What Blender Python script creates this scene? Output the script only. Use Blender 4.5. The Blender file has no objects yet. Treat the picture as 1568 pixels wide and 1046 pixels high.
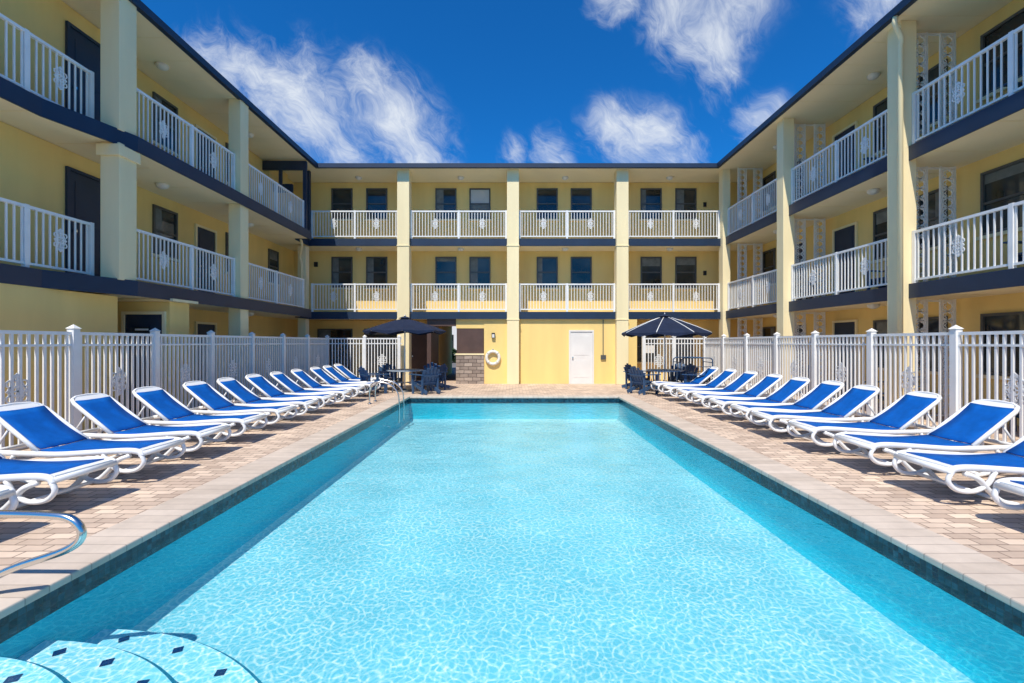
import bpy, math, random
from mathutils import Vector, Matrix
random.seed(7)
R=math.radians
sc=bpy.context.scene
# ------------------------------------------------------------------ materials
def newmat(name):
    m=bpy.data.materials.new(name); m.use_nodes=True
    nt=m.node_tree; b=nt.nodes['Principled BSDF']; return m,nt,b
def N(nt,t,**kw):
    n=nt.nodes.new(t)
    for k,v in kw.items(): setattr(n,k,v)
    return n
def simple(name,col,rough=.6,var=.12,scale=3,bump=0,bscale=60,metal=0,streak=False,spec=None):
    m,nt,b=newmat(name); L=nt.links.new
    tc=N(nt,'ShaderNodeTexCoord')
    no=N(nt,'ShaderNodeTexNoise'); no.inputs['Scale'].default_value=scale; no.inputs['Detail'].default_value=5
    if streak:
        mp=N(nt,'ShaderNodeMapping'); mp.inputs['Scale'].default_value=(1.5,1.5,.25)
        L(tc.outputs['Object'],mp.inputs[0]); L(mp.outputs[0],no.inputs['Vector'])
    else: L(tc.outputs['Object'],no.inputs['Vector'])
    mr=N(nt,'ShaderNodeMapRange'); mr.inputs[1].default_value=.3; mr.inputs[2].default_value=.7
    mr.inputs[3].default_value=1-var; mr.inputs[4].default_value=1+var*.5
    L(no.outputs[0],mr.inputs[0])
    mx=N(nt,'ShaderNodeVectorMath',operation='SCALE'); mx.inputs[0].default_value=col
    L(mr.outputs[0],mx.inputs['Scale']); L(mx.outputs[0],b.inputs['Base Color'])
    b.inputs['Roughness'].default_value=rough; b.inputs['Metallic'].default_value=metal
    if spec is not None: b.inputs['Specular IOR Level'].default_value=spec
    if bump:
        n2=N(nt,'ShaderNodeTexNoise'); n2.inputs['Scale'].default_value=bscale; n2.inputs['Detail'].default_value=3
        L(tc.outputs['Object'],n2.inputs['Vector'])
        bp=N(nt,'ShaderNodeBump'); bp.inputs['Strength'].default_value=bump; bp.inputs['Distance'].default_value=.01
        L(n2.outputs[0],bp.inputs['Height']); L(bp.outputs[0],b.inputs['Normal'])
    return m
M={}
M['yellow']=simple('yellow_stucco',(.90,.645,.235),.85,.09,1.2,.35,70,streak=True)
M['cream']=simple('cream_stucco',(.93,.78,.46),.8,.08,1.5,.35,60,streak=True)
M['soffit']=simple('soffit_paint',(.94,.80,.52),.8,.06,.8,.1,40)
M['navy']=simple('navy_paint',(.012,.030,.066),.5,.15,2)
M['white']=simple('white_aluminium',(.87,.86,.83),.4,.06,4)
M['resin']=simple('white_resin',(.87,.86,.84),.35,.05,4)
M['door']=simple('door_paint',(.014,.030,.062),.5,.15,2)
M['wdoor']=simple('white_door_paint',(.80,.76,.70),.5,.06,2)
M['frame']=simple('window_frame',(.09,.09,.085),.4,.1,3)
M['roof']=simple('roof_membrane',(.35,.35,.34),.8,.15,1)
M['floor']=simple('walkway_concrete',(.5,.45,.39),.85,.12,2)
M['blind']=simple('blind_fabric',(.55,.57,.58),.7,.08,2)
M['curtain']=simple('curtain_fabric',(.17,.18,.17),.5,.3,6)
M['steel']=simple('stainless_steel',(.72,.70,.66),.22,.05,4,metal=1)
M['sling']=simple('blue_sling',(.001,.105,.43),.8,.2,9,.25,300,spec=.15)
M['canopy']=simple('navy_canvas',(.015,.024,.055),.8,.2,5,.2,200,spec=.2)
M['chair']=simple('blue_grey_resin',(.03,.08,.17),.55,.15,5)
M['table']=simple('table_resin',(.32,.38,.44),.5,.1,5)
M['lamp']=simple('lamp_glass',(.75,.72,.66),.3,.03,5)
M['brown']=simple('brown_panel',(.10,.055,.04),.5,.2,3)
M['sign']=simple('sign_plate',(.02,.02,.025),.4,.1,3)
M['ring']=simple('life_ring_foam',(.8,.76,.66),.5,.06,4)
M['orange']=simple('reflective_band',(.7,.68,.6),.5,.1,4)
M['hedge']=simple('hedge_leaves',(.05,.10,.03),.8,.6,14,.8,40)
M['bluetile']=simple('cobalt_step_tile',(.01,.035,.13),.3,.2,9)
def glassmat():
    m,nt,b=newmat('window_glass'); L=nt.links.new
    tc=N(nt,'ShaderNodeTexCoord'); no=N(nt,'ShaderNodeTexNoise'); no.inputs['Scale'].default_value=.9
    L(tc.outputs['Object'],no.inputs['Vector'])
    cr=N(nt,'ShaderNodeValToRGB'); cr.color_ramp.elements[0].position=.35; cr.color_ramp.elements[1].position=.7
    cr.color_ramp.elements[0].color=(.012,.014,.015,1); cr.color_ramp.elements[1].color=(.06,.07,.068,1)
    L(no.outputs[0],cr.inputs[0]); L(cr.outputs[0],b.inputs['Base Color'])
    b.inputs['Roughness'].default_value=.06; b.inputs['Specular IOR Level'].default_value=.6
    return m
M['glass']=glassmat()
def brickmat(name,c1,c2,mortar,w,h,ms,rough=.8,noise=.2,bump=.3,coord='xy',rot=0,off=.5,bias=0,nscale=1.3,wob=0):
    m,nt,b=newmat(name); L=nt.links.new
    tc=N(nt,'ShaderNodeTexCoord'); vec=tc.outputs['Object']
    if coord=='sum':
        sp=N(nt,'ShaderNodeSeparateXYZ'); L(vec,sp.inputs[0]); cb=N(nt,'ShaderNodeCombineXYZ')
        ad=N(nt,'ShaderNodeMath',operation='ADD'); L(sp.outputs[0],ad.inputs[0]); L(sp.outputs[1],ad.inputs[1])
        L(ad.outputs[0],cb.inputs[0]); L(sp.outputs[2],cb.inputs[1])
        vec=cb.outputs[0]
    mp=N(nt,'ShaderNodeMapping'); mp.inputs['Rotation'].default_value=(0,0,rot); L(vec,mp.inputs[0])
    src=mp.outputs[0]
    if wob:
        wn_=N(nt,'ShaderNodeTexNoise'); wn_.inputs['Scale'].default_value=4; L(mp.outputs[0],wn_.inputs['Vector'])
        ws=N(nt,'ShaderNodeVectorMath',operation='SCALE'); ws.inputs['Scale'].default_value=wob; L(wn_.outputs['Color'],ws.inputs[0])
        wa=N(nt,'ShaderNodeVectorMath',operation='ADD'); L(mp.outputs[0],wa.inputs[0]); L(ws.outputs[0],wa.inputs[1]); src=wa.outputs[0]
    br=N(nt,'ShaderNodeTexBrick'); br.offset=off
    br.inputs['Color1'].default_value=(*c1,1); br.inputs['Color2'].default_value=(*c2,1); br.inputs['Mortar'].default_value=(*mortar,1)
    br.inputs['Scale'].default_value=1; br.inputs['Brick Width'].default_value=w; br.inputs['Row Height'].default_value=h
    br.inputs['Mortar Size'].default_value=ms; br.inputs['Mortar Smooth'].default_value=.3; br.inputs['Bias'].default_value=bias
    L(src,br.inputs['Vector'])
    no=N(nt,'ShaderNodeTexNoise'); no.inputs['Scale'].default_value=nscale; no.inputs['Detail'].default_value=7; no.inputs['Roughness'].default_value=.7
    L(tc.outputs['Object'],no.inputs['Vector'])
    mr=N(nt,'ShaderNodeMapRange'); mr.inputs[1].default_value=.3; mr.inputs[2].default_value=.7; mr.inputs[3].default_value=1-noise; mr.inputs[4].default_value=1+noise*.6
    L(no.outputs[0],mr.inputs[0])
    mx=N(nt,'ShaderNodeVectorMath',operation='SCALE'); L(br.outputs['Color'],mx.inputs[0]); L(mr.outputs[0],mx.inputs['Scale'])
    L(mx.outputs[0],b.inputs['Base Color']); b.inputs['Roughness'].default_value=rough
    bp=N(nt,'ShaderNodeBump'); bp.inputs['Strength'].default_value=bump; bp.inputs['Distance'].default_value=.01; bp.invert=True
    L(br.outputs['Fac'],bp.inputs['Height']); L(bp.outputs[0],b.inputs['Normal'])
    return m
M['paver']=brickmat('deck_pavers',(.80,.62,.47),(.50,.37,.28),(.28,.20,.15),.22,.11,.007,noise=.20,wob=.02,bump=.5)
M['coping']=brickmat('coping_pavers',(.66,.55,.45),(.56,.46,.37),(.40,.32,.26),.15,2.0,.005,noise=.15,off=0,rot=R(90),nscale=3)
M['copingx']=brickmat('coping_pavers_end',(.66,.55,.45),(.56,.46,.37),(.40,.32,.26),.15,2.0,.005,noise=.15,off=0,nscale=3)
M['tile']=brickmat('waterline_tile',(.02,.10,.14),(.003,.014,.035),(.02,.05,.06),.05,.05,.003,rough=.2,coord='sum',off=0,noise=.6,nscale=9)
M['stone']=brickmat('stone_veneer',(.50,.40,.32),(.26,.20,.16),(.12,.09,.07),.33,.14,.012,coord='sum',noise=.35,bump=.8,wob=.05)
def plaster(name,c1,c2):
    m,nt,b=newmat(name); L=nt.links.new
    tc=N(nt,'ShaderNodeTexCoord'); no=N(nt,'ShaderNodeTexNoise'); no.inputs['Scale'].default_value=1.1; no.inputs['Detail'].default_value=5
    L(tc.outputs['Object'],no.inputs['Vector'])
    cr=N(nt,'ShaderNodeValToRGB'); cr.color_ramp.elements[0].position=.35; cr.color_ramp.elements[1].position=.65
    cr.color_ramp.elements[0].color=(*c1,1); cr.color_ramp.elements[1].color=(*c2,1)
    L(no.outputs[0],cr.inputs[0]); L(cr.outputs[0],b.inputs['Base Color']); b.inputs['Roughness'].default_value=.85
    return m
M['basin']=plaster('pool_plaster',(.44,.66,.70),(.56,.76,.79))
M['basinwall']=plaster('pool_wall_shade_tint',(.02,.52,.64),(.03,.58,.70))  # same plaster as the floor; shade and water-depth tint put into the colour
M['riser']=plaster('pool_riser_shade_tint',(.01,.28,.40),(.02,.32,.44))  # shade below each step painted in as darker teal
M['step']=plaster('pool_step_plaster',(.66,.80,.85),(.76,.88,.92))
def watermat():
    m=bpy.data.materials.new('water'); m.use_nodes=True; nt=m.node_tree; nt.nodes.clear(); L=nt.links.new
    out=N(nt,'ShaderNodeOutputMaterial'); tc=N(nt,'ShaderNodeTexCoord')
    dn=N(nt,'ShaderNodeTexNoise'); dn.inputs['Scale'].default_value=5; dn.inputs['Detail'].default_value=2
    L(tc.outputs['Object'],dn.inputs['Vector'])
    ds=N(nt,'ShaderNodeVectorMath',operation='SCALE'); ds.inputs['Scale'].default_value=.20; L(dn.outputs['Color'],ds.inputs[0])
    da=N(nt,'ShaderNodeVectorMath',operation='ADD'); L(tc.outputs['Object'],da.inputs[0]); L(ds.outputs[0],da.inputs[1])
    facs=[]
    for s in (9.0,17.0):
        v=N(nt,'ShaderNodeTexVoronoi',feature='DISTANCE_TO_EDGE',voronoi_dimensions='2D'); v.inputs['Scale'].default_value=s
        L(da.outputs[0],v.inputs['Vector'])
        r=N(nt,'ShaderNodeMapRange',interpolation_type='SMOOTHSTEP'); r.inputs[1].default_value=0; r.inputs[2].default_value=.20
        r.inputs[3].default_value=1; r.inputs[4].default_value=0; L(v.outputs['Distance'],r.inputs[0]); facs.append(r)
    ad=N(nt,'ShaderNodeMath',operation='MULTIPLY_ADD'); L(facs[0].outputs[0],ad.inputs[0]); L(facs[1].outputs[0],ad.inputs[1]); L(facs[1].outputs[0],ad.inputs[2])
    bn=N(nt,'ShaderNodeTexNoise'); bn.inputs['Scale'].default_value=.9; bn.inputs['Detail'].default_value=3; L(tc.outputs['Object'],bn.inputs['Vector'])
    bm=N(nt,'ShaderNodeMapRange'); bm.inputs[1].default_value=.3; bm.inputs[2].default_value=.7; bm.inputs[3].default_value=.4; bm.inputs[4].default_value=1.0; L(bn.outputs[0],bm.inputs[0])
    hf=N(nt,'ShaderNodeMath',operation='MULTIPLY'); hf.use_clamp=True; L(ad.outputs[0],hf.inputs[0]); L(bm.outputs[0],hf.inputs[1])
    mx=N(nt,'ShaderNodeMix',data_type='RGBA'); mx.inputs['A'].default_value=(.46,.80,.88,1); mx.inputs['B'].default_value=(1,1,1,1)  # caustic glints painted into the transparency tint: white cell edges, aqua cells
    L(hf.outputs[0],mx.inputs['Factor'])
    tr=N(nt,'ShaderNodeBsdfTransparent'); L(mx.outputs['Result'],tr.inputs['Color'])
    gl=N(nt,'ShaderNodeBsdfGlossy'); gl.inputs['Roughness'].default_value=.05; gl.inputs['Color'].default_value=(.75,.95,1,1)
    n1=N(nt,'ShaderNodeTexNoise'); n1.inputs['Scale'].default_value=5; n1.inputs['Detail'].default_value=3; L(tc.outputs['Object'],n1.inputs['Vector'])
    bp=N(nt,'ShaderNodeBump'); bp.inputs['Strength'].default_value=.45; bp.inputs['Distance'].default_value=.05; L(n1.outputs[0],bp.inputs['Height'])
    n2=N(nt,'ShaderNodeTexNoise'); n2.inputs['Scale'].default_value=24; n2.inputs['Detail'].default_value=2; L(tc.outputs['Object'],n2.inputs['Vector'])
    bp2=N(nt,'ShaderNodeBump'); bp2.inputs['Strength'].default_value=.5; bp2.inputs['Distance'].default_value=.014; L(n2.outputs[0],bp2.inputs['Height']); L(bp.outputs[0],bp2.inputs['Normal'])
    L(bp2.outputs[0],gl.inputs['Normal'])
    fr=N(nt,'ShaderNodeFresnel'); fr.inputs['IOR'].default_value=1.33; L(bp2.outputs[0],fr.inputs['Normal'])
    f2=N(nt,'ShaderNodeMath',operation='MULTIPLY'); f2.inputs[1].default_value=.8; L(fr.outputs[0],f2.inputs[0])
    ms=N(nt,'ShaderNodeMixShader'); L(f2.outputs[0],ms.inputs[0]); L(tr.outputs[0],ms.inputs[1]); L(gl.outputs[0],ms.inputs[2])
    L(ms.outputs[0],out.inputs['Surface'])
    return m
M['water']=watermat()
# ------------------------------------------------------------------ mesh builder
class MB:
    def __init__(s): s.v=[];s.f=[];s.m=[];s.mats=[];s.T=None;s.sm=[]
    def mi(s,k):
        if k not in s.mats: s.mats.append(k)
        return s.mats.index(k)
    def add(s,vs,fs,k,smooth=False):
        o=len(s.v); i=s.mi(k)
        for p in vs:
            p=Vector(p); s.v.append(tuple(s.T@p) if s.T else tuple(p))
        for f in fs: s.f.append(tuple(a+o for a in f)); s.m.append(i); s.sm.append(smooth)
    def box(s,x0,x1,y0,y1,z0,z1,k):
        vs=[(x,y,z) for z in (z0,z1) for y in (y0,y1) for x in (x0,x1)]
        s.add(vs,[(0,2,3,1),(4,5,7,6),(0,1,5,4),(2,6,7,3),(0,4,6,2),(1,3,7,5)],k)
    def prism(s,poly,z0,z1,k):
        n=len(poly); vs=[(x,y,z0) for x,y in poly]+[(x,y,z1) for x,y in poly]
        s.add(vs,[tuple(range(n-1,-1,-1)),tuple(range(n,2*n))]+[(i,(i+1)%n,n+(i+1)%n,n+i) for i in range(n)],k)
    def quad(s,a,b,c,d,k): s.add([a,b,c,d],[(0,1,2,3)],k)
    def tube(s,pts,r,k,n=8,r2=None,closed=False,cap=True,smooth=True):
        r2=r2 or r; P=[Vector(p) for p in pts]; m=len(P); vs=[]
        prev=None
        for i,p in enumerate(P):
            if closed: t=P[(i+1)%m]-P[i-1]
            else: t=P[min(i+1,m-1)]-P[max(i-1,0)]
            t.normalize()
            if prev is None:
                ref=Vector((0,0,1)) if abs(t.z)<.9 else Vector((0,1,0))
                if abs(t.y)<.01 : ref=Vector((0,1,0))
                a=t.cross(ref).normalized()
            else:
                a=(prev-t*prev.dot(t)).normalized()
            prev=a; b=t.cross(a)
            for j in range(n):
                th=2*math.pi*j/n+math.pi/n; vs.append(p+a*math.cos(th)*r+b*math.sin(th)*r2)
        fs=[]; e=m if closed else m-1
        for i in range(e):
            i2=(i+1)%m
            for j in range(n): fs.append((i*n+j,i*n+(j+1)%n,i2*n+(j+1)%n,i2*n+j))
        if not closed and cap: fs.append(tuple(range(n-1,-1,-1))); fs.append(tuple((m-1)*n+j for j in range(n)))
        s.add(vs,fs,k,smooth)
    def lathe(s,prof,k,cx=0,cy=0,n=24,smooth=True):
        vs=[];fs=[]
        for r,z in prof:
            for j in range(n):
                a=2*math.pi*j/n; vs.append((cx+r*math.cos(a),cy+r*math.sin(a),z))
        for i in range(len(prof)-1):
            for j in range(n): fs.append((i*n+j,i*n+(j+1)%n,(i+1)*n+(j+1)%n,(i+1)*n+j))
        s.add(vs,fs,k,smooth)
    def mesh(s,name,bevel=0):
        me=bpy.data.meshes.new(name); me.from_pydata(s.v,[],s.f)
        for k in s.mats: me.materials.append(M[k])
        me.polygons.foreach_set('material_index',s.m); me.polygons.foreach_set('use_smooth',s.sm); me.update(); return me
    def obj(s,name,parent=None,bevel=0):
        o=bpy.data.objects.new(name,s.mesh(name)); sc.collection.objects.link(o)
        if parent: o.parent=parent
        if bevel:
            md=o.modifiers.new('bevel','BEVEL'); md.width=bevel; md.segments=2; md.limit_method='ANGLE'
        return o
def empty(name,loc=(0,0,0)):
    o=bpy.data.objects.new(name,None); o.location=loc; o.empty_display_size=.3; sc.collection.objects.link(o); return o
def cat(pts,n=5):
    P=[Vector(p) for p in pts]; P=[P[0]*2-P[1]]+P+[P[-1]*2-P[-2]]; out=[]
    for i in range(1,len(P)-2):
        for j in range(n):
            t=j/n; a,b,c,d=P[i-1],P[i],P[i+1],P[i+2]
            out.append(.5*((2*b)+(c-a)*t+(2*a-5*b+4*c-d)*t*t+(3*b-a-3*c+d)*t**3))
    out.append(P[-2]); return out
def ob(mb,ax,n0,n1,a0,a1,z0,z1,k):
    n0,n1=min(n0,n1),max(n0,n1)
    if ax=='x': mb.box(n0,n1,a0,a1,z0,z1,k)
    else: mb.box(a0,a1,n0,n1,z0,z1,k)
wr=random.Random(3)
def window(mb,ax,p,sg,a0,a1,z0,z1,blind=0,fr='frame'):
    t=.055
    ob(mb,ax,p,p+sg*.05,a0,a0+t,z0,z1,fr); ob(mb,ax,p,p+sg*.05,a1-t,a1,z0,z1,fr)
    ob(mb,ax,p,p+sg*.05,a0+t,a1-t,z1-t,z1,fr); ob(mb,ax,p,p+sg*.05,a0+t,a1-t,z0,z0+t,fr)
    zm=(z0+z1)/2; ob(mb,ax,p,p+sg*.04,a0+t,a1-t,zm-.025,zm+.025,fr)
    c=wr.random(); zc=z0+t
    if blind: ob(mb,ax,p+sg*.002,p+sg*.012,a0+t,a1-t,z0+t,zm-.025,'curtain'); ob(mb,ax,p+sg*.002,p+sg*.012,a0+t,a1-t,zm+.025,z1-t,'blind')
    else:
        ob(mb,ax,p+sg*.002,p+sg*.010,a0+t,a1-t,z0+t,zm-.025,'glass'); ob(mb,ax,p+sg*.002,p+sg*.012,a0+t,a1-t,zm+.025,z1-t,'glass')
        if c<.45:
            w=(a1-a0)*(.16+.2*wr.random()); ob(mb,ax,p+sg*.0122,p+sg*.014,a0+t,a0+t+w,zm+.026,z1-t-.001,'curtain'); ob(mb,ax,p+sg*.0102,p+sg*.012,a0+t,a0+t+w,z0+t+.001,zm-.026,'curtain')
        elif c<.65:
            ob(mb,ax,p+sg*.0122,p+sg*.014,a0+t,a1-t,z1-t-.12-.25*wr.random(),z1-t-.001,'curtain')
    ob(mb,ax,p,p+sg*.08,a0-.06,a1+.06,z0-.07,z0-.002,'cream')
def door(mb,ax,p,sg,a0,a1,z0,z1,k='door',fr='cream'):
    t=.06
    ob(mb,ax,p,p+sg*.05,a0-t,a0,z0,z1+t,fr); ob(mb,ax,p,p+sg*.05,a1,a1+t,z0,z1+t,fr); ob(mb,ax,p,p+sg*.05,a0,a1,z1,z1+t,fr)
    ob(mb,ax,p,p+sg*.02,a0+.004,a1-.004,z0,z1-.004,k)
    w=a1-a0
    for (q0,q1) in ((.12,.45),(.55,.92)):
        ob(mb,ax,p+sg*.02,p+sg*.028,a0+w*.15,a1-w*.15,z0+(z1-z0)*q0,z0+(z1-z0)*q1,k)
    ob(mb,ax,p+sg*.028,p+sg*.08,a0+.06,a0+.11,z0+1.0,z0+1.05,'steel')
def ring3(mb,c,r,ax,t,k='white',n=8,sq=1.0):
    pts=[]
    for j in range(n):
        a=2*math.pi*j/n
        d=(r*math.cos(a),r*sq*math.sin(a))
        pts.append((c[0],c[1]+d[0],c[2]+d[1]) if ax=='x' else (c[0]+d[0],c[1],c[2]+d[1]))
    mb.tube(pts,t,k,4,closed=True,smooth=False)
def casting(mb,c,ax,s=1.0):
    def P(a,z): return (c[0],c[1]+a*s,c[2]+z*s) if ax=='x' else (c[0]+a*s,c[1],c[2]+z*s)
    t=.011*s
    ring3(mb,P(0,0),.06*s,ax,t*1.3); 
    for a,z in ((-.075,.085),(.075,.085),(-.075,-.085),(.075,-.085),(0,.15),(0,-.15)): ring3(mb,P(a,z),.04*s,ax,t,n=7)
    mb.tube([P(-.1,0),P(0,.2),P(.1,0),P(0,-.2)],t,'white',4,closed=True,smooth=False)
    mb.tube([P(0,-.2),P(0,.2)],t*1.2,'white',4,smooth=False); mb.tube([P(-.11,0),P(.11,0)],t*1.2,'white',4,smooth=False)
def railing(mb,ax,n,a0,a1,z,h=1.1,sp=.112,posts=()):
    L=a1-a0
    ob(mb,ax,n-.03,n+.03,a0,a1,z+h-.05,z+h,'white'); ob(mb,ax,n-.022,n+.022,a0,a1,z+.08,z+.12,'white')
    P=sorted(set([a0+.03,a1-.03]+list(posts)))
    for p in P: ob(mb,ax,n-.034,n+.034,p-.034,p+.034,z,z+h+.01,'white')
    cnt=int(L/sp)
    for i in range(1,cnt):
        a=a0+L*i/cnt; ob(mb,ax,n-.011,n+.011,a-.011,a+.011,z+.12,z+h-.05,'white')
    for q0,q1 in zip(P[:-1],P[1:]):
        a=(q0+q1)/2; c=(n,a,z+.6) if ax=='x' else (a,n,z+.6); casting(mb,c,ax,1.0)
# ------------------------------------------------------------------ BUILDING
F1,F2,RF=2.80,5.64,8.26
bld=empty('motel_building')
W=MB()
W.box(-14,-9.1,5,24,0,RF-.01,'yellow')
W.box(9.7,14,2.5,24,0,RF-.01,'yellow')
W.box(-9.098,9.698,18.9,24,2.565,RF-.01,'yellow')
W.box(-1.13,4.8,17.76,23.9,0,2.55,'yellow')
W.box(4.802,9.698,19.0,23.9,0,2.55,'yellow')
W.box(-9.098,-3.2,19.6,23.9,0,2.55,'yellow')
W.box(-2.22,-1.132,18.1,23.9,0,2.55,'yellow')
W.box(-9.098,-7.82,5.0,9.0,0,2.518,'yellow')
W.box(-9.098,-7.47,9.9,10.5,0,2.50,'yellow')
W.box(-9.098,-7.30,9.78,10.56,2.502,2.555,'cream')
W.box(-9.098,-8.9,16.62,18.0,F2,RF-.02,'yellow')
for z in (F1,F2): W.box(-9.098,-8.75,5.0,10.6,z+.001,z+2.6 if z==F2 else z+2.59,'yellow')
W.obj('walls',bld)
S=MB()
for z in (F1,F2):
    S.prism([(-9.098,5.0),(-7.85,5.0),(-7.85,7.55),(-7.41,8.95),(-7.41,16.6),(-9.098,16.6)],z-.24,z-.004,'soffit')
    S.box(-9.098,-7.95,16.602,17.70,z-.24,z-.004,'soffit')
    S.box(-9.098,9.698,17.722,18.898,z-.24,z-.004,'soffit')
    S.box(8.20,9.698,2.5,17.72,z-.24,z-.004,'soffit')
    S.prism([(-9.09,5.01),(-7.87,5.01),(-7.87,7.55),(-7.43,8.96),(-7.43,16.59),(-9.09,16.59)],z-.003,z,'floor'); S.box(-7.9,9.69,17.75,18.89,z-.003,z,'floor'); S.box(8.22,9.69,2.51,17.70,z-.003,z,'floor')
    S.prism([(-7.848,5.0),(-7.81,5.0),(-7.81,7.542),(-7.37,8.942),(-7.37,16.64),(-7.408,16.64),(-7.408,8.95),(-7.848,7.55)],z-.28,z+.02,'navy')
    S.box(-7.95,-7.41,16.602,16.64,z-.28,z+.02,'navy')
    S.box(-7.948,-7.91,16.642,17.64,z-.28,z+.02,'navy')
    S.box(-7.945,8.16,17.645,17.72,z-.28,z-.0,'navy')
    S.box(8.162,8.198,2.5,17.72,z-.28,z+.02,'navy')
    for y in [5+i*1.22 for i in range(10)]:
        S.box(-8.7,-7.9,y,y+.015,z-.246,z-.241,'cream')
    for y in [2.9+i*1.22 for i in range(12)]:
        S.box(8.25,9.6,y,y+.015,z-.246,z-.241,'cream')
S.obj('walkway_slabs',bld)
RO=MB()
RO.box(-14.2,-7.5,4.7,24.2,RF,RF+.11,'soffit'); RO.box(-7.498,7.828,17.32,24.2,RF,RF+.11,'soffit'); RO.box(7.83,14.2,2.2,24.2,RF,RF+.11,'soffit')
RO.box(-14.2,-7.52,4.7,24.2,RF+.112,RF+.15,'roof'); RO.box(-7.518,7.848,17.34,24.2,RF+.112,RF+.15,'roof'); RO.box(7.85,14.2,2.2,24.2,RF+.112,RF+.15,'roof')
g0,g1=RF-.03,RF+.13
RO.box(-7.498,-7.38,4.7,17.20,g0,g1,'navy'); RO.box(-7.498,7.828,17.202,17.318,g0,g1,'navy'); RO.box(7.71,7.828,2.2,17.20,g0,g1,'navy')
for i in range(15):
    y=5+i*.82; RO.box(-9.05,-7.55,y,y+.012,RF-.004,RF-.001,'cream')
for i in range(18):
    y=2.7+i*.82; RO.box(7.9,9.65,y,y+.012,RF-.004,RF-.001,'cream')
RO.obj('roof',bld)
PI=MB()
for cx in (-4.22,0.0,4.21):
    PI.box(cx-.23,cx+.23,17.48,17.9,0,RF-.002,'cream')
    for z in (F1,F2): PI.box(cx-.25,cx+.25,17.46,17.642,z-.33,z-.29,'cream')
PI.box(8.05,8.34,17.46,17.8,0,RF-.002,'cream')
for cy in (13.64,9.56,5.48): PI.box(8.0,8.33,cy-.17,cy+.17,0,RF-.002,'cream')
for cy in (12.6,):
    PI.box(-7.76,-7.43,cy-.19,cy+.19,0,F1-.242,'cream'); PI.box(-7.76,-7.43,cy-.19,cy+.19,F1,F2-.242,'cream'); PI.box(-7.76,-7.43,cy-.19,cy+.19,F2,RF-.002,'cream')
for cy in (8.8,):
    for a,b in ((F1,F2-.242),(F2,RF-.002)):
        PI.box(-7.80,-7.44,cy-.2,cy+.2,a,b,'cream')
PI.box(-7.84,-7.40,8.55,9.05,F2-.5,F2-.285,'cream')
PI.box(4.45,4.8,17.60,17.758,0,2.5,'yellow')
PI.box(-8.28,-7.97,17.5,17.8,0,F2-.3,'cream')
PI.obj('pillars',bld,bevel=.008)
T=MB()
T.box(-9.09,-7.5,16.50,16.60,7.88,8.2,'navy'); T.box(-7.62,-7.5,16.50,16.60,F2,7.878,'navy'); T.box(-8.5,-8.4,16.50,16.6,7.3,7.878,'navy')
T.box(-7.95,-7.83,17.5,17.64,F2,RF-.04,'navy')
T.box(-9.09,-8.2,16.9,17.0,7.2,7.5,'navy')
T.obj('stairwell_trim',bld)
O=MB()
for fz in (F1,F2):
    for i,cx in enumerate((-7.09,-5.65,-2.78,-1.37,1.42,2.83,5.73,7.17)):
        window(O,'y',18.9,-1,cx-.435,cx+.435,fz+1.08,fz+2.36,blind=(i==3 and fz==F2))
    for (a,b,k) in ((11.48,12.3,'w'),(13.06,13.86,'d'),(14.4,15.0,'w'),(16.9,17.6,'w')):
        if k=='w': window(O,'x',-9.1,1,a,b,fz+1.05,fz+2.3)
        else: door(O,'x',-9.1,1,a,b,fz,fz+2.15)
    door(O,'x',-8.75,1,8.95,9.75,fz+.001,fz+2.2,fr='navy'); window(O,'x',-8.75,1,6.2,7.3,fz+1.0,fz+2.25)
    for (a,b,k) in ((3.4,4.6,'w'),(6.4,7.3,'d'),(8.2,9.4,'w'),(10.15,10.85,'w'),(11.3,12.2,'w'),(12.85,13.7,'d'),(15.1,15.9,'d'),(16.8,17.6,'w')):
        if k=='w': window(O,'x',9.7,-1,a,b,fz+1.0,fz+2.3,blind=0)
        else: door(O,'x',9.7,-1,a,b,fz,fz+2.15)
for (a,b,k) in ((11.3,12.1,'w'),(13.06,13.86,'d'),(14.6,15.4,'w')):
    (window if k=='w' else door)(O,'x',-9.1,1,a,b,.95 if k=='w' else 0,2.15)
for (a,b,k) in ((8.2,9.4,'w'),(10.15,10.85,'w'),(11.3,12.2,'w'),(12.85,13.7,'d'),(15.1,15.9,'d'),(16.8,17.6,'w')):
    (window if k=='w' else door)(O,'x',9.7,-1,a,b,.95 if k=='w' else 0,2.2)
door(O,'y',9.9,-1,-8.42,-7.6,0,2.22)
O.box(-8.2,-7.85,9.84,9.865,1.83,1.95,'sign'); O.box(-8.17,-7.88,9.834,9.84,1.87,1.91,'wdoor')
door(O,'y',17.76,-1,2.24,3.09,0,2.03,k='wdoor',fr='wdoor')
O.box(3.42,3.62,17.70,17.76,.95,1.12,'frame'); O.box(3.50,3.53,17.735,17.76,1.12,2.5,'frame')
window(O,'y',19.6,-1,-6.4,-4.9,.3,2.2); window(O,'y',19.6,-1,-8.4,-6.9,.3,2.2); 
door(O,'y',19.6,-1,-4.4,-3.5,0,2.1,k='brown')
window(O,'y',19.0,-1,5.1,6.0,.8,2.1); door(O,'y',19.0,-1,6.6,7.5,0,2.1)
O.box(-2.22,-1.133,17.72,18.09,0,1.12,'stone'); O.box(-2.24,-1.12,17.70,18.09,1.122,1.18,'cream')
O.box(-2.20,-1.15,17.80,18.09,1.182,2.16,'brown'); O.box(-2.22,-1.133,17.78,18.09,2.162,2.545,'yellow')
O.box(-3.36,-3.2,17.78,19.59,0,2.545,'brown')
O.box(-3.2,-2.24,17.78,17.95,2.25,2.545,'brown')
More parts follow.
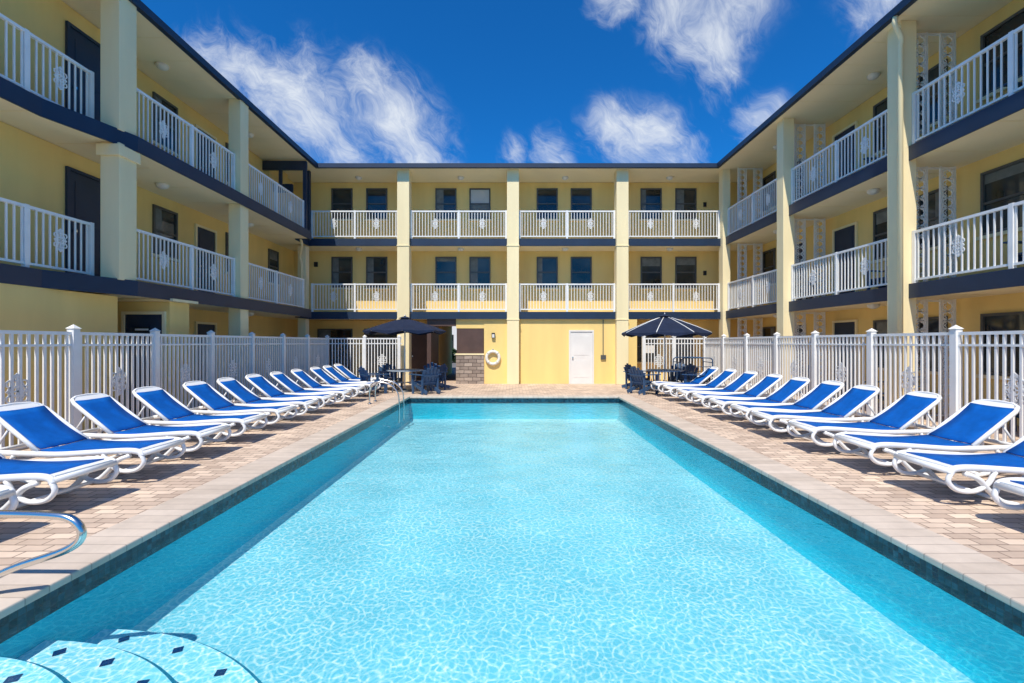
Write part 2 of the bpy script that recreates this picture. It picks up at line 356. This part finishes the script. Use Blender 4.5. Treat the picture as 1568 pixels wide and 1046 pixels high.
O.box(-.83,-.70,17.66,17.76,1.78,1.98,'sign'); O.box(-.81,-.72,17.64,17.66,1.80,1.93,'lamp')
for fz in (F1,F2):
    O.box(7.9,8.02,18.85,18.9,fz+1.6,fz+1.78,'sign'); 
O.box(-8.25,-8.1,18.86,18.9,F1+1.95,F1+2.15,'sign'); O.box(5.05,5.5,17.7,17.72,1.2,1.5,'wdoor'); O.box(5.26,5.29,17.70,17.72,0,1.2,'steel')
O.obj('windows_and_doors',bld)
RA=MB()
for fz in (F1,F2):
    for a,b in ((-7.85,-4.46),(-3.98,-.24),(.24,3.97),(4.45,8.04)):
        railing(RA,'y',17.70+.03,a,b,fz,posts=((a+b)/2,))
    for a,b in ((13.82,17.44),(9.74,13.46),(5.66,9.38),(2.6,5.3)):
        railing(RA,'x',8.255,a,b,fz,posts=((a+b)/2,))
    railing(RA,'x',-7.93,5.1,8.58,fz,h=1.05,posts=(7.4,))
    railing(RA,'x',-7.60,9.02,12.4,fz,posts=(10.75,))
    railing(RA,'x',-7.60,12.8,16.5,fz,posts=(14.6,))
RA.obj('railings',bld)
SC=MB()
for z0,z1 in ((0,F1-.26),(F1,F2-.26),(F2,RF-.01)):
    for cy in (9.75,13.82,17.3):
        a0,a1=8.56,9.46
        for a in (a0,(a0*2+a1)/3,(a0+2*a1)/3,a1): SC.box(a-.018,a+.018,cy-.018,cy+.018,z0,z1,'white')
        for z in (z0+.05,z1-.04): SC.box(a0,a1,cy-.019,cy+.019,z-.018,z+.018,'white')
        nn=12; hh=(z1-z0-.12)/nn
        for i in range(nn):
            zc=z0+.06+hh*(i+.5)
            for j in (0,2):
                xc=a0+(a1-a0)*(j+.5)/3
                ring3(SC,(xc,cy,zc),.11,'y',.017,n=8); ring3(SC,(xc-.07,cy,zc+hh*.5),.045,'y',.016,n=6); ring3(SC,(xc+.07,cy,zc+hh*.5),.045,'y',.016,n=6)
                SC.tube([(xc-.06,cy,zc),(xc,cy,zc+.07),(xc+.06,cy,zc),(xc,cy,zc-.07)],.016,'white',4,closed=True,smooth=False)
SC.obj('ornamental_screens',bld)
LP=MB()
def clamp_(x,y,z): LP.lathe([(.13,z),(.14,z-.03),(.11,z-.08),(.05,z-.11),(.001,z-.115)],'lamp',x,y,14)
for zz in (RF-.002,F2-.242,F1-.242):
    for x in (-6.2,-2.1,2.1,6.3): 
        if zz>3: clamp_(x,18.3,zz)
    for y in (7,11.3,15.4): clamp_(8.95,y,zz)
    for y in (7,10.9,14.5): clamp_(-8.4,y,zz)
LP.obj('ceiling_lamps',bld)
DS=MB()
DS.tube(cat([(7.77,9.25,RF-.03),(7.77,9.25,RF-.2),(7.93,9.3,RF-.42),(7.95,9.34,RF-.6)],4)+[(7.95,9.34,.05)],.05,'cream',8)
DS.tube(cat([(-7.75,16.62,F2-.26),(-7.75,16.7,F2-.45),(-8.1,17.3,F2-.75),(-8.1,17.43,F2-1.0)],4)+[(-8.1,17.43,F1+.2)],.045,'cream',8)
DS.obj('downspouts',bld)
# ------------------------------------------------------------------ GROUND, DECK, POOL
px0,px1,py0,py1=-3.08,3.14,0.9,13.5; cw=.42
def ringrect(mb,o,i,z,k):
    (X0,X1,Y0,Y1),(a0,a1,b0,b1)=o,i
    mb.quad((X0,Y0,z),(X1,Y0,z),(X1,b0,z),(X0,b0,z),k); mb.quad((X0,b1,z),(X1,b1,z),(X1,Y1,z),(X0,Y1,z),k)
    mb.quad((X0,b0,z),(a0,b0,z),(a0,b1,z),(X0,b1,z),k); mb.quad((a1,b0,z),(X1,b0,z),(X1,b1,z),(a1,b1,z),k)
M['ground']=simple('ground_asphalt',(.16,.155,.15),.9,.2,.5,.3,30)
G=MB(); ringrect(G,(-600,600,-600,600),(-3.6,3.7,.3,14.1),-.012,'ground'); G.obj('ground')
D=MB(); ringrect(D,(-9.09,9.69,-4,19.59),(px0-cw,px1+cw,py0-cw,py1+cw),0,'paver'); D.obj('pool_deck')
pool=empty('swimming_pool')
C=MB()
def copbox(x0,x1,y0,y1,k): C.box(x0,x1,y0,y1,-.045,.012,k)
copbox(px0-cw,px0+.025,py0-cw,py1+cw,'coping'); copbox(px1-.025,px1+cw,py0-cw,py1+cw,'coping')
copbox(px0+.027,px1-.027,py1-.025,py1+cw,'copingx'); copbox(px0+.027,px1-.027,py0-cw,py0+.025,'copingx')
C.obj('coping',pool,bevel=.012)
B=MB(); zf=-.72; zt=-.20; cr_=.24
cs=[(px0,py0),(px1,py0),(px1,py1),(px0,py1)]
for i in range(4):
    a,b=cs[i],cs[(i+1)%4]
    B.quad((b[0],b[1],zt),(a[0],a[1],zt),(a[0],a[1],-.046),(b[0],b[1],-.046),'tile')
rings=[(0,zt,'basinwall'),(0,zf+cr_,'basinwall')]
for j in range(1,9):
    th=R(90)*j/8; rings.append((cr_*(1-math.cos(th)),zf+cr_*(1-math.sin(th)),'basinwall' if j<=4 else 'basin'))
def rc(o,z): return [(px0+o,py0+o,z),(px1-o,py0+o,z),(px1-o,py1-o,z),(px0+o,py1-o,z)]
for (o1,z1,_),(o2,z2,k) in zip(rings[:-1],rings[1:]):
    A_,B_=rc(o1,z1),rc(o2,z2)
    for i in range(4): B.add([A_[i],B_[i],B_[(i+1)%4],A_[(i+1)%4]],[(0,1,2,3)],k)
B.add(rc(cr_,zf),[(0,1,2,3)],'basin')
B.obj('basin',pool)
ST=MB()
cx,cy=px0,1.15
for r,zt_,zb in ((2.30,-.54,-.72),(1.88,-.35,-.54),(1.46,-.16,-.35)):
    n=32; rim=[]
    for j in range(n+1):
        a=R(-8)+R(98)*j/n; rim.append((cx+.001+r*math.cos(a),max(cy+r*math.sin(a),py0+.002)))
    inn=[(cx+.001+(x-cx)*(r-.035)/r,max(cy+(y-cy)*(r-.035)/r,py0+.002)) for x,y in rim]
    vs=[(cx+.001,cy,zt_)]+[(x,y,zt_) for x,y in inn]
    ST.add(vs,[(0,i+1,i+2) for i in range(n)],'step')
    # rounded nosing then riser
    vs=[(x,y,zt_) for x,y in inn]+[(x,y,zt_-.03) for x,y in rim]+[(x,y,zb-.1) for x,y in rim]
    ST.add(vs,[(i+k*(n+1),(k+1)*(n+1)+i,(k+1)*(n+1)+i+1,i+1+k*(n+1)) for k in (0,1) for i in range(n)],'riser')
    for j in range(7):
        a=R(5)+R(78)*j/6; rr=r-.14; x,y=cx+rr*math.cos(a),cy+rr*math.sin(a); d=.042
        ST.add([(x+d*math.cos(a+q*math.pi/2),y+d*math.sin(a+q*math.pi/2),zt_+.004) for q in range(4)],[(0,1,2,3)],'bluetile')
ST.obj('steps',pool)
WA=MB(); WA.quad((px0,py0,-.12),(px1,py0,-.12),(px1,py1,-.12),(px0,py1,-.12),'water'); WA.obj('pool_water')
# ------------------------------------------------------------------ FENCES
def fence(name,runs):
    f=MB()
    for ax,n,a0,a1,posts in runs:
        for z,h in ((.10,.05),(1.73,.05),(1.55,.035)):
            ob(f,ax,n-.022,n+.022,a0,a1,z,z+h,'white')
        c=int(abs(a1-a0)/.112)
        for i in range(1,c):
            a=a0+(a1-a0)*i/c; ob(f,ax,n-.016,n+.016,a-.016,a+.016,.151,1.729,'white')
        for p in posts:
            ob(f,ax,n-.055,n+.055,p-.055,p+.055,0,1.83,'white')
            x,y=(n,p) if ax=='x' else (p,n)
            f.add([(x-.07,y-.07,1.832),(x+.07,y-.07,1.832),(x+.07,y+.07,1.832),(x-.07,y+.07,1.832),(x,y,1.90)],[(3,2,1,0),(0,1,4),(1,2,4),(2,3,4),(3,0,4)],'white')
        for q0,q1 in zip(posts[:-1],posts[1:]):
            a=(q0+q1)/2; casting(f,(n,a,.92) if ax=='x' else (a,n,.92),ax,1.25)
    return f.obj(name)
fence('pool_fence',[('x',-7.0,2.3,17.15,[2.3,3.95,5.6,7.25,8.9,10.55,12.2,13.85,15.5,17.15]),('y',17.2,-6.94,-4.2,[-5.6,-4.3])])
fence('pool_fence',[('x',7.25,2.2,17.2,[2.2,3.95,5.7,7.45,9.2,10.92,12.5,14.1,15.65,17.2]),('y',17.25,4.9,7.19,[4.95,6.1])])
# ------------------------------------------------------------------ SUN LOUNGER
def lounger():
    m=MB(); w=.31
    rail=cat([(.02,0,.325),(.05,0,.37),(.2,0,.385),(.55,0,.365),(.95,0,.34),(1.3,0,.345),(1.7,0,.355),(1.93,0,.33)],5)
    curl=cat([(.02,0,.33),(.0,0,.25),(.08,0,.17),(.24,0,.155),(.38,0,.22),(.46,0,.345)],5)
    leg=cat([(.16,0,.33),(.3,0,.27),(.4,0,.16),(.52,0,.06),(.68,0,.022)],5)
    curl2=cat([(1.93,0,.33),(1.93,0,.24),(1.84,0,.17),(1.68,0,.16),(1.56,0,.22),(1.48,0,.33)],5)
    leg2=cat([(1.75,0,.33),(1.62,0,.27),(1.52,0,.16),(1.40,0,.06),(1.24,0,.022)],5)
    for s in (-1,1):
        for c,r,r2 in ((rail,.034,.024),(curl,.022,.026),(leg,.026,.03),(curl2,.022,.026),(leg2,.024,.028)):
            m.tube([(p.x,s*w,p.z) for p in c],r,'resin',8,r2)
    for x,z,r in ((.02,.35,.03),(.62,.03,.02),(1.3,.03,.02),(1.93,.33,.024),(.24,.155,.018),(1.2,.33,.02)):
        m.tube([(x,-w,z),(x,w,z)],r,'resin',8)
    m.box(.02,.12,-w+.02,w-.02,.365,.39,'resin')
    def grid(fn,nu,nv,k,th=.012):
        vs=[];fs=[]
        for lay in (0,-th):
            for i in range(nu+1):
                for j in range(nv+1): x,y,z=fn(i/nu,j/nv); vs.append((x,y,z+lay))
        o=(nu+1)*(nv+1)
        for i in range(nu):
            for j in range(nv):
                a=i*(nv+1)+j; fs.append((a,a+nv+1,a+nv+2,a+1)); fs.append((o+a,o+a+1,o+a+nv+2,o+a+nv+1))
        for i in range(nu):
            a=i*(nv+1); fs.append((a,o+a,o+a+nv+1,a+nv+1)); b=a+nv; fs.append((b,b+nv+1,o+b+nv+1,o+b))
        for j in range(nv):
            fs.append((j,j+1,o+j+1,o+j)); a=nu*(nv+1)+j; fs.append((a,o+a,o+a+1,a+1))
        m.add(vs,fs,k,True)
    def seat(u,v):
        x=.11+1.11*u; z=.400-.035*math.sin(u*math.pi*.9)-.012*math.sin(v*math.pi); return (x,(v-.5)*2*(w-.02),z)
    grid(seat,12,4,'sling')
    bx,bz=1.22,.37; L=.78; an=R(38)
    def bp(t,y,off=0): return (bx+math.cos(an)*t*L-math.sin(an)*off,y,bz+math.sin(an)*t*L+math.cos(an)*off)
    def back(u,v):
        t=.02+.86*u; sag=-.03*math.sin(u*math.pi)-.012*math.sin(v*math.pi)+.03; return bp(t,(v-.5)*2*(w-.03)*(1-.06*u),sag)
    grid(back,8,4,'sling')
    loop=[bp(0,-w+.01)]+[bp(t,-w+.01+.02*t) for t in (.3,.6,.85)]+[bp(.95,-w+.06),bp(1.0,-w+.14),bp(1.02,0),bp(1.0,w-.14),bp(.95,w-.06)]+[bp(t,w-.01-.02*t) for t in (.85,.6,.3)]+[bp(0,w-.01)]
    m.tube(loop,.020,'resin',8,.028)
    m.add([bp(.88,-w+.05,.02),bp(.88,w-.05,.02),bp(.98,w-.12,.02),bp(.98,-w+.12,.02),bp(.88,-w+.05,0),bp(.88,w-.05,0),bp(.98,w-.12,0),bp(.98,-w+.12,0)],[(0,1,2,3),(7,6,5,4),(0,4,5,1),(1,5,6,2),(2,6,7,3),(3,7,4,0)],'resin')
    for s in (-1,1): m.tube([bp(.6,s*.24),(1.80,s*.24,.35)],.013,'resin',6)
    return m.mesh('sun_lounger')
lm=lounger()
def place(me,name,x,y,rz,z=0):
    o=bpy.data.objects.new(name,me); o.location=(x,y,z); o.rotation_euler=(0,0,rz); sc.collection.objects.link(o); return o
for y in (3.5,4.45,5.45,6.45,7.45,8.5,9.5,10.45,11.5,12.5,13.55,14.5,15.5):
    place(lm,'sun_lounger',-4.17+random.uniform(-.04,.04),y,R(180+random.uniform(-2.5,2.5)),.002)
for y in (3.7,4.75,5.75,6.78,7.8,8.65,9.55,10.55,11.6,12.6,13.7):
    place(lm,'sun_lounger',4.27+random.uniform(-.04,.04),y,R(random.uniform(-2.5,2.5)),.002)
# ------------------------------------------------------------------ UMBRELLAS, TABLES, CHAIRS
def umbrella(r,zt,ze,sunlit_seams):
    m=MB(); rings=[(0.02,zt),(r*.35,zt-(zt-ze)*.30),(r*.7,zt-(zt-ze)*.66),(r,ze)]
    vs=[];k=16
    for lay in (0,-.012):
        for ri,(rr,z) in enumerate(rings):
            for j in range(k):
                a=2*math.pi*j/k+R(10); q=rr if j%2==0 else rr*math.cos(math.pi/8)*.985
                vs.append((q*math.cos(a),q*math.sin(a),z+lay-(0.0 if j%2==0 else .02*ri/3)))
    fs=[];o=len(rings)*k
    for i in range(3):
        for j in range(k):
            a=i*k+j;b=i*k+(j+1)%k; fs.append((a,b,b+k,a+k)); fs.append((o+a,o+a+k,o+b+k,o+b))
    for j in range(k):
        a=3*k+j;b=3*k+(j+1)%k; fs.append((a,b,o+b,o+a))
    m.add(vs,fs,'canopy')
    vv=[];vf=[]
    for j in range(k):
        x,y,z=vs[3*k+j]; d=.04 if j%2==0 else .11; vv+= [(x,y,z),(x*1.005,y*1.005,z-d)]
    for j in range(k): a=2*j;b=2*((j+1)%k); vf.append((a,b,b+1,a+1))
    m.add(vv,vf,'canopy')
    m.lathe([(.001,zt+.11),(.02,zt+.09),(.03,zt+.05),(.02,zt+.01)],'steel',n=10)
    m.lathe([(.22,zt-.02),(.10,zt+.03),(.02,zt+.05)],'canopy',n=12)
    for j in range(0,16,2):
        a=2*math.pi*j/k+R(10); c,s=math.cos(a),math.sin(a)
        m.tube([(.02*c,.02*s,zt-.03)]+[(q*c,q*s,z-.022) for q,z in rings[1:]],.009,'white',4)
        m.tube([(.03*c,.03*s,zt-.42),(r*.5*c,r*.5*s,zt-(zt-ze)*.45-.03)],.008,'white',4)
        if sunlit_seams:
            m.tube([(q*c,q*s,z+.004) for q,z in rings],.013,'white',4)  # white tubes added over the canopy to imitate sunlit seam lines
    m.tube([(0,0,.05),(0,0,zt)],.021,'white',10)
    m.lathe([(.001,.09),(.05,.09),(.06,.06),(.24,.05),(.25,0.001)],'frame',n=20)
    return m.mesh('patio_umbrella')
def table():
    m=MB(); m.lathe([(.022,.715),(.58,.715),(.60,.70),(.58,.68),(.022,.68)],'table',n=32)
    for j in range(4):
        a=math.pi/4+j*math.pi/2; c,s=math.cos(a),math.sin(a)
        m.tube([(.42*c,.42*s,.69),(.40*c,.40*s,.35),(.46*c,.46*s,.002)],.022,'table',6)
        m.tube([(.4*c,.4*s,.3),(.05*c,.05*s,.3)],.015,'table',6)
    return m.mesh('patio_table')
def adir():
    m=MB()
    def tb(x0,x1,y0,y1,z0,z1,rot,org,k='chair'):
        m.T=Matrix.Translation(org)@Matrix.Rotation(rot,4,'X'); m.box(x0,x1,y0,y1,z0,z1,k); m.T=None
    for i in range(5):
        y=-.26+i*.105; z=.37-.02*i; m.box(-.27,.27,y,y+.09,z,z+.022,'chair')
    for s in (-1,1):
        m.box(s*.27-.02,s*.27+.02,-.27,-.19,0.002,.60,'chair')
        tb(-.02,.02,0,.80,-.05,.05,R(-19),(s*.24,-.25,.33))
        m.box(s*.31-.06,s*.31+.06,-.32,.38,.602,.626,'chair')
        m.box(s*.28-.02,s*.28+.02,.28,.34,.0025,.60,'chair')
    for i in range(5):
        x=-.22+i*.11; h=.62-.05*abs(i-2)**1.3
        m.T=Matrix.Translation((x,.22,.30))@Matrix.Rotation(R(-22),4,'X')@Matrix.Rotation(R((i-2)*2.2),4,'Y')
        m.box(-.048,.048,-.012,.012,0,h,'chair'); m.T=None
    tb(-.27,.27,.014,.034,.28,.34,R(-22),(0,.22,.30)); tb(-.25,.25,.014,.034,.04,.10,R(-22),(0,.22,.30))
    return m.mesh('adirondack_chair')
tm,am=table(),adir()
place(umbrella(1.33,2.42,2.0,False),'patio_umbrella',-3.55,14.95,0)
place(umbrella(1.42,2.48,1.92,True),'patio_umbrella',4.97,14.9,R(7))
place(tm,'patio_table',-3.55,14.95,0); place(tm,'patio_table',4.97,14.9,0)
for (x,y) in ((-3.55,14.95),(4.97,14.9)):
    for a in (35,130,215,320):
        d=1.0; ax_,ay_=x+d*math.cos(R(a)),y+d*math.sin(R(a))
        place(am,'adirondack_chair',ax_,ay_,R(a)-math.pi/2+R(random.uniform(-8,8)))
place(am,'adirondack_chair',-2.85,16.4,R(20)); place(am,'adirondack_chair',5.9,16.3,R(-30))
for z in (0,F1,F2):
    for y in (7.7,11.0,14.6): place(am,'adirondack_chair',9.2,y+.2,R(-90+random.uniform(-10,10)),z+.001)
# ------------------------------------------------------------------ life ring, handrails, rack
lr=MB(); pts=[(-.78+.245*math.cos(2*math.pi*j/28),17.69,1.02+.245*math.sin(2*math.pi*j/28)) for j in range(28)]
lr.tube(pts,.062,'ring',10,closed=True)
for q in range(4):
    a=R(45+90*q); c=[(-.78+.245*math.cos(a+t),17.69,1.02+.245*math.sin(a+t)) for t in (-.13,0,.13)]; lr.tube(c,.068,'orange',10)
lr.box(-.80,-.76,17.63,17.758,1.32,1.36,'steel')
lr.obj('life_ring')
def rails(name,paths,r=.024):
    m=MB()
    for p in paths:
        m.tube(cat(p,6),r,'steel',12)
    for p in paths:
        m.lathe([(.001,.035),(.04,.035),(.055,.0145)],'steel',p[0][0],p[0][1],16)
    return m.obj(name)
rails('pool_handrail',[[(-3.30,y,.012),(-3.30,y,.10),(-3.12,y,.2),(-2.80,y,.31),(-2.70,y,.40),(-2.76,y,.50),(-2.95,y,.53),(-3.5,y,.54),(-4.1,y,.54),(-4.25,y,.45),(-4.27,y,.25),(-4.27,y,.0)] for y in (2.85,)])
rails('pool_ladder',[[(-3.75,y,.012),(-3.75,y,.35),(-3.68,y,.52),(-3.5,y,.58),(-3.2,y,.5),(-3.02,y,.3),(-2.98,y,.0),(-2.98,y,-.5)] for y in (11.9,12.4)],.02)
rk=MB()
for y in (16.1,16.9): rk.tube(cat([(5.95,y,.0),(5.95,y,.9),(6.0,y,1.02),(6.12,y,1.06),(6.9,y,1.06),(7.02,y,1.02),(7.06,y,.9),(7.06,y,.0)],5),.02,'chair',8)
for x in (5.95,7.06):
    for z in (.3,.9): rk.tube([(x,16.1,z),(x,16.9,z)],.015,'chair',6)
for z in (.45,.75): rk.tube([(5.95,16.1,z),(7.06,16.1,z)],.013,'chair',6)
rk.obj('towel_rack')
sk=MB(); sk.lathe([(.001,.012),(.11,.012),(.12,.008),(.12,.001)],'resin',-3.85,3.15,24); sk.obj('skimmer_lid')
nb=MB(); nb.box(-14,8,46,54,-.011,6,'wdoor'); 
for i in range(8): window(nb,'y',46,-1,-12+i*2.4,-10.8+i*2.4,1.0,2.4)
nb.obj('neighbouring_building')
hd=MB()
for i in range(900):
    x=random.uniform(-9,2); y=random.uniform(36,37); z=random.uniform(0,1.1); s=.13
    a=Matrix.Rotation(random.uniform(0,6.3),3,Vector((random.random(),random.random(),random.random())).normalized())
    hd.add([Vector((x,y,z))+a@Vector(p) for p in ((-s,-s,0),(s,-s,0),(s,s,0),(-s,s,0))],[(0,1,2,3)],'hedge')
hd.obj('hedge')
# ------------------------------------------------------------------ SKY & SUN
dx,dy=.17,.62
el=math.atan(1/math.hypot(dx,dy))
world=bpy.data.worlds.new('World'); sc.world=world; world.use_nodes=True; nt=world.node_tree; nt.nodes.clear(); L=nt.links.new
out=N(nt,'ShaderNodeOutputWorld'); sky=N(nt,'ShaderNodeTexSky'); sky.sky_type='NISHITA'; sky.sun_disc=False
sky.sun_elevation=el; sky.sun_rotation=math.atan2(-dx,-dy)
sky.air_density=1.0; sky.dust_density=.2; sky.ozone_density=3.0
hs=N(nt,'ShaderNodeMix',data_type='RGBA',blend_type='MULTIPLY'); hs.inputs['Factor'].default_value=1; hs.inputs['B'].default_value=(.08,.70,1.32,1)
L(sky.outputs[0],hs.inputs['A'])
bg=N(nt,'ShaderNodeBackground'); bg.inputs['Strength'].default_value=.12; L(hs.outputs['Result'],bg.inputs['Color'])
bc=N(nt,'ShaderNodeBackground'); bc.inputs['Color'].default_value=(.90,.95,1,1); bc.inputs['Strength'].default_value=.95
tc=N(nt,'ShaderNodeTexCoord')
blobs=[((-.62,1,.62),.08),((-.55,1,.585),.09),((-.48,1,.54),.11),((-.43,1,.48),.10),((-.37,1,.42),.08),((-.31,1,.54),.06),((-.27,1,.48),.10),((-.22,1,.42),.09),((-.18,1,.385),.07),
 ((.02,1,.42),.045),((.11,1,.405),.06),((.23,1,.45),.06),((.29,1,.42),.09),((.36,1,.385),.07),((.22,1,.76),.06),((.35,1,.74),.08),((.44,1,.69),.09),((.47,1,.60),.06),((.54,1,.46),.06),((.78,1,.74),.06)]
acc=None
wn0=N(nt,'ShaderNodeTexNoise'); wn0.inputs['Scale'].default_value=5; wn0.inputs['Detail'].default_value=3; wn0.inputs['Roughness'].default_value=.55; L(tc.outputs['Generated'],wn0.inputs['Vector'])
w1=N(nt,'ShaderNodeVectorMath',operation='SUBTRACT'); L(wn0.outputs['Color'],w1.inputs[0]); w1.inputs[1].default_value=(.5,.5,.5)
w2=N(nt,'ShaderNodeVectorMath',operation='SCALE'); L(w1.outputs[0],w2.inputs[0]); w2.inputs['Scale'].default_value=.16
w3=N(nt,'ShaderNodeVectorMath',operation='ADD'); L(tc.outputs['Generated'],w3.inputs[0]); L(w2.outputs[0],w3.inputs[1])
for c,r in blobs:
    c=Vector(c).normalized()
    d=N(nt,'ShaderNodeVectorMath',operation='DISTANCE'); L(w3.outputs[0],d.inputs[0]); d.inputs[1].default_value=c
    mr=N(nt,'ShaderNodeMapRange',interpolation_type='SMOOTHSTEP'); mr.inputs[1].default_value=0; mr.inputs[2].default_value=r*1.5; mr.inputs[3].default_value=1; mr.inputs[4].default_value=0
    L(d.outputs['Value'],mr.inputs[0])
    if acc is None: acc=mr.outputs[0]
    else:
        a=N(nt,'ShaderNodeMath',operation='MAXIMUM'); L(acc,a.inputs[0]); L(mr.outputs[0],a.inputs[1]); acc=a.outputs[0]
def wn(rot,scl,s,det,ro,di):
    mp=N(nt,'ShaderNodeMapping',vector_type='TEXTURE'); mp.inputs['Rotation'].default_value=(0,rot,0); mp.inputs['Scale'].default_value=scl
    L(w3.outputs[0],mp.inputs[0])
    no=N(nt,'ShaderNodeTexNoise'); no.inputs['Scale'].default_value=s; no.inputs['Detail'].default_value=det; no.inputs['Roughness'].default_value=ro; no.inputs['Distortion'].default_value=di
    L(mp.outputs[0],no.inputs['Vector']); return no.outputs[0]
# TEXTURE mapping: scale>1 along local X stretches fibres along that axis
big=wn(R(35),(1.8,1,1),9,5,.6,.2); fine=wn(R(50),(3.2,1,1),34,6,.72,.5)
av=N(nt,'ShaderNodeMath',operation='MULTIPLY_ADD'); L(fine,av.inputs[0]); av.inputs[1].default_value=.75; L(big,av.inputs[2])
ma=N(nt,'ShaderNodeMath',operation='MULTIPLY_ADD'); L(acc,ma.inputs[0]); ma.inputs[1].default_value=.50; L(av.outputs[0],ma.inputs[2])
mr=N(nt,'ShaderNodeMapRange',interpolation_type='SMOOTHSTEP'); mr.inputs[1].default_value=.92; mr.inputs[2].default_value=1.72; mr.inputs[3].default_value=0; mr.inputs[4].default_value=.95
L(ma.outputs[0],mr.inputs[0])
m2=N(nt,'ShaderNodeMapRange',interpolation_type='SMOOTHSTEP'); m2.inputs[1].default_value=0; m2.inputs[2].default_value=.6; L(acc,m2.inputs[0])
mk=N(nt,'ShaderNodeMath',operation='MULTIPLY'); L(mr.outputs[0],mk.inputs[0]); L(m2.outputs[0],mk.inputs[1])
ms=N(nt,'ShaderNodeMixShader'); L(mk.outputs[0],ms.inputs[0]); L(bg.outputs[0],ms.inputs[1]); L(bc.outputs[0],ms.inputs[2]); L(ms.outputs[0],out.inputs['Surface'])
sd=bpy.data.lights.new('sun','SUN'); sd.energy=5.0; sd.angle=R(.5); sd.color=(1,.94,.83)
so=bpy.data.objects.new('sun',sd); sc.collection.objects.link(so)
so.rotation_euler=Vector((dx,dy,-1)).to_track_quat('-Z','Y').to_euler(); so.location=(0,-5,20)
# ------------------------------------------------------------------ CAMERA
cd=bpy.data.cameras.new('camera'); cd.lens=16; cd.sensor_width=36; cd.clip_end=2000; cd.clip_start=.05
cd.shift_x=-1.5/1568; cd.shift_y=1.5/1568
co=bpy.data.objects.new('camera',cd); sc.collection.objects.link(co); co.location=(0,0,1.61); co.rotation_euler=(R(90),0,0)
sc.camera=co
sc.view_settings.view_transform='Standard'; sc.view_settings.look='None'; sc.view_settings.exposure=0
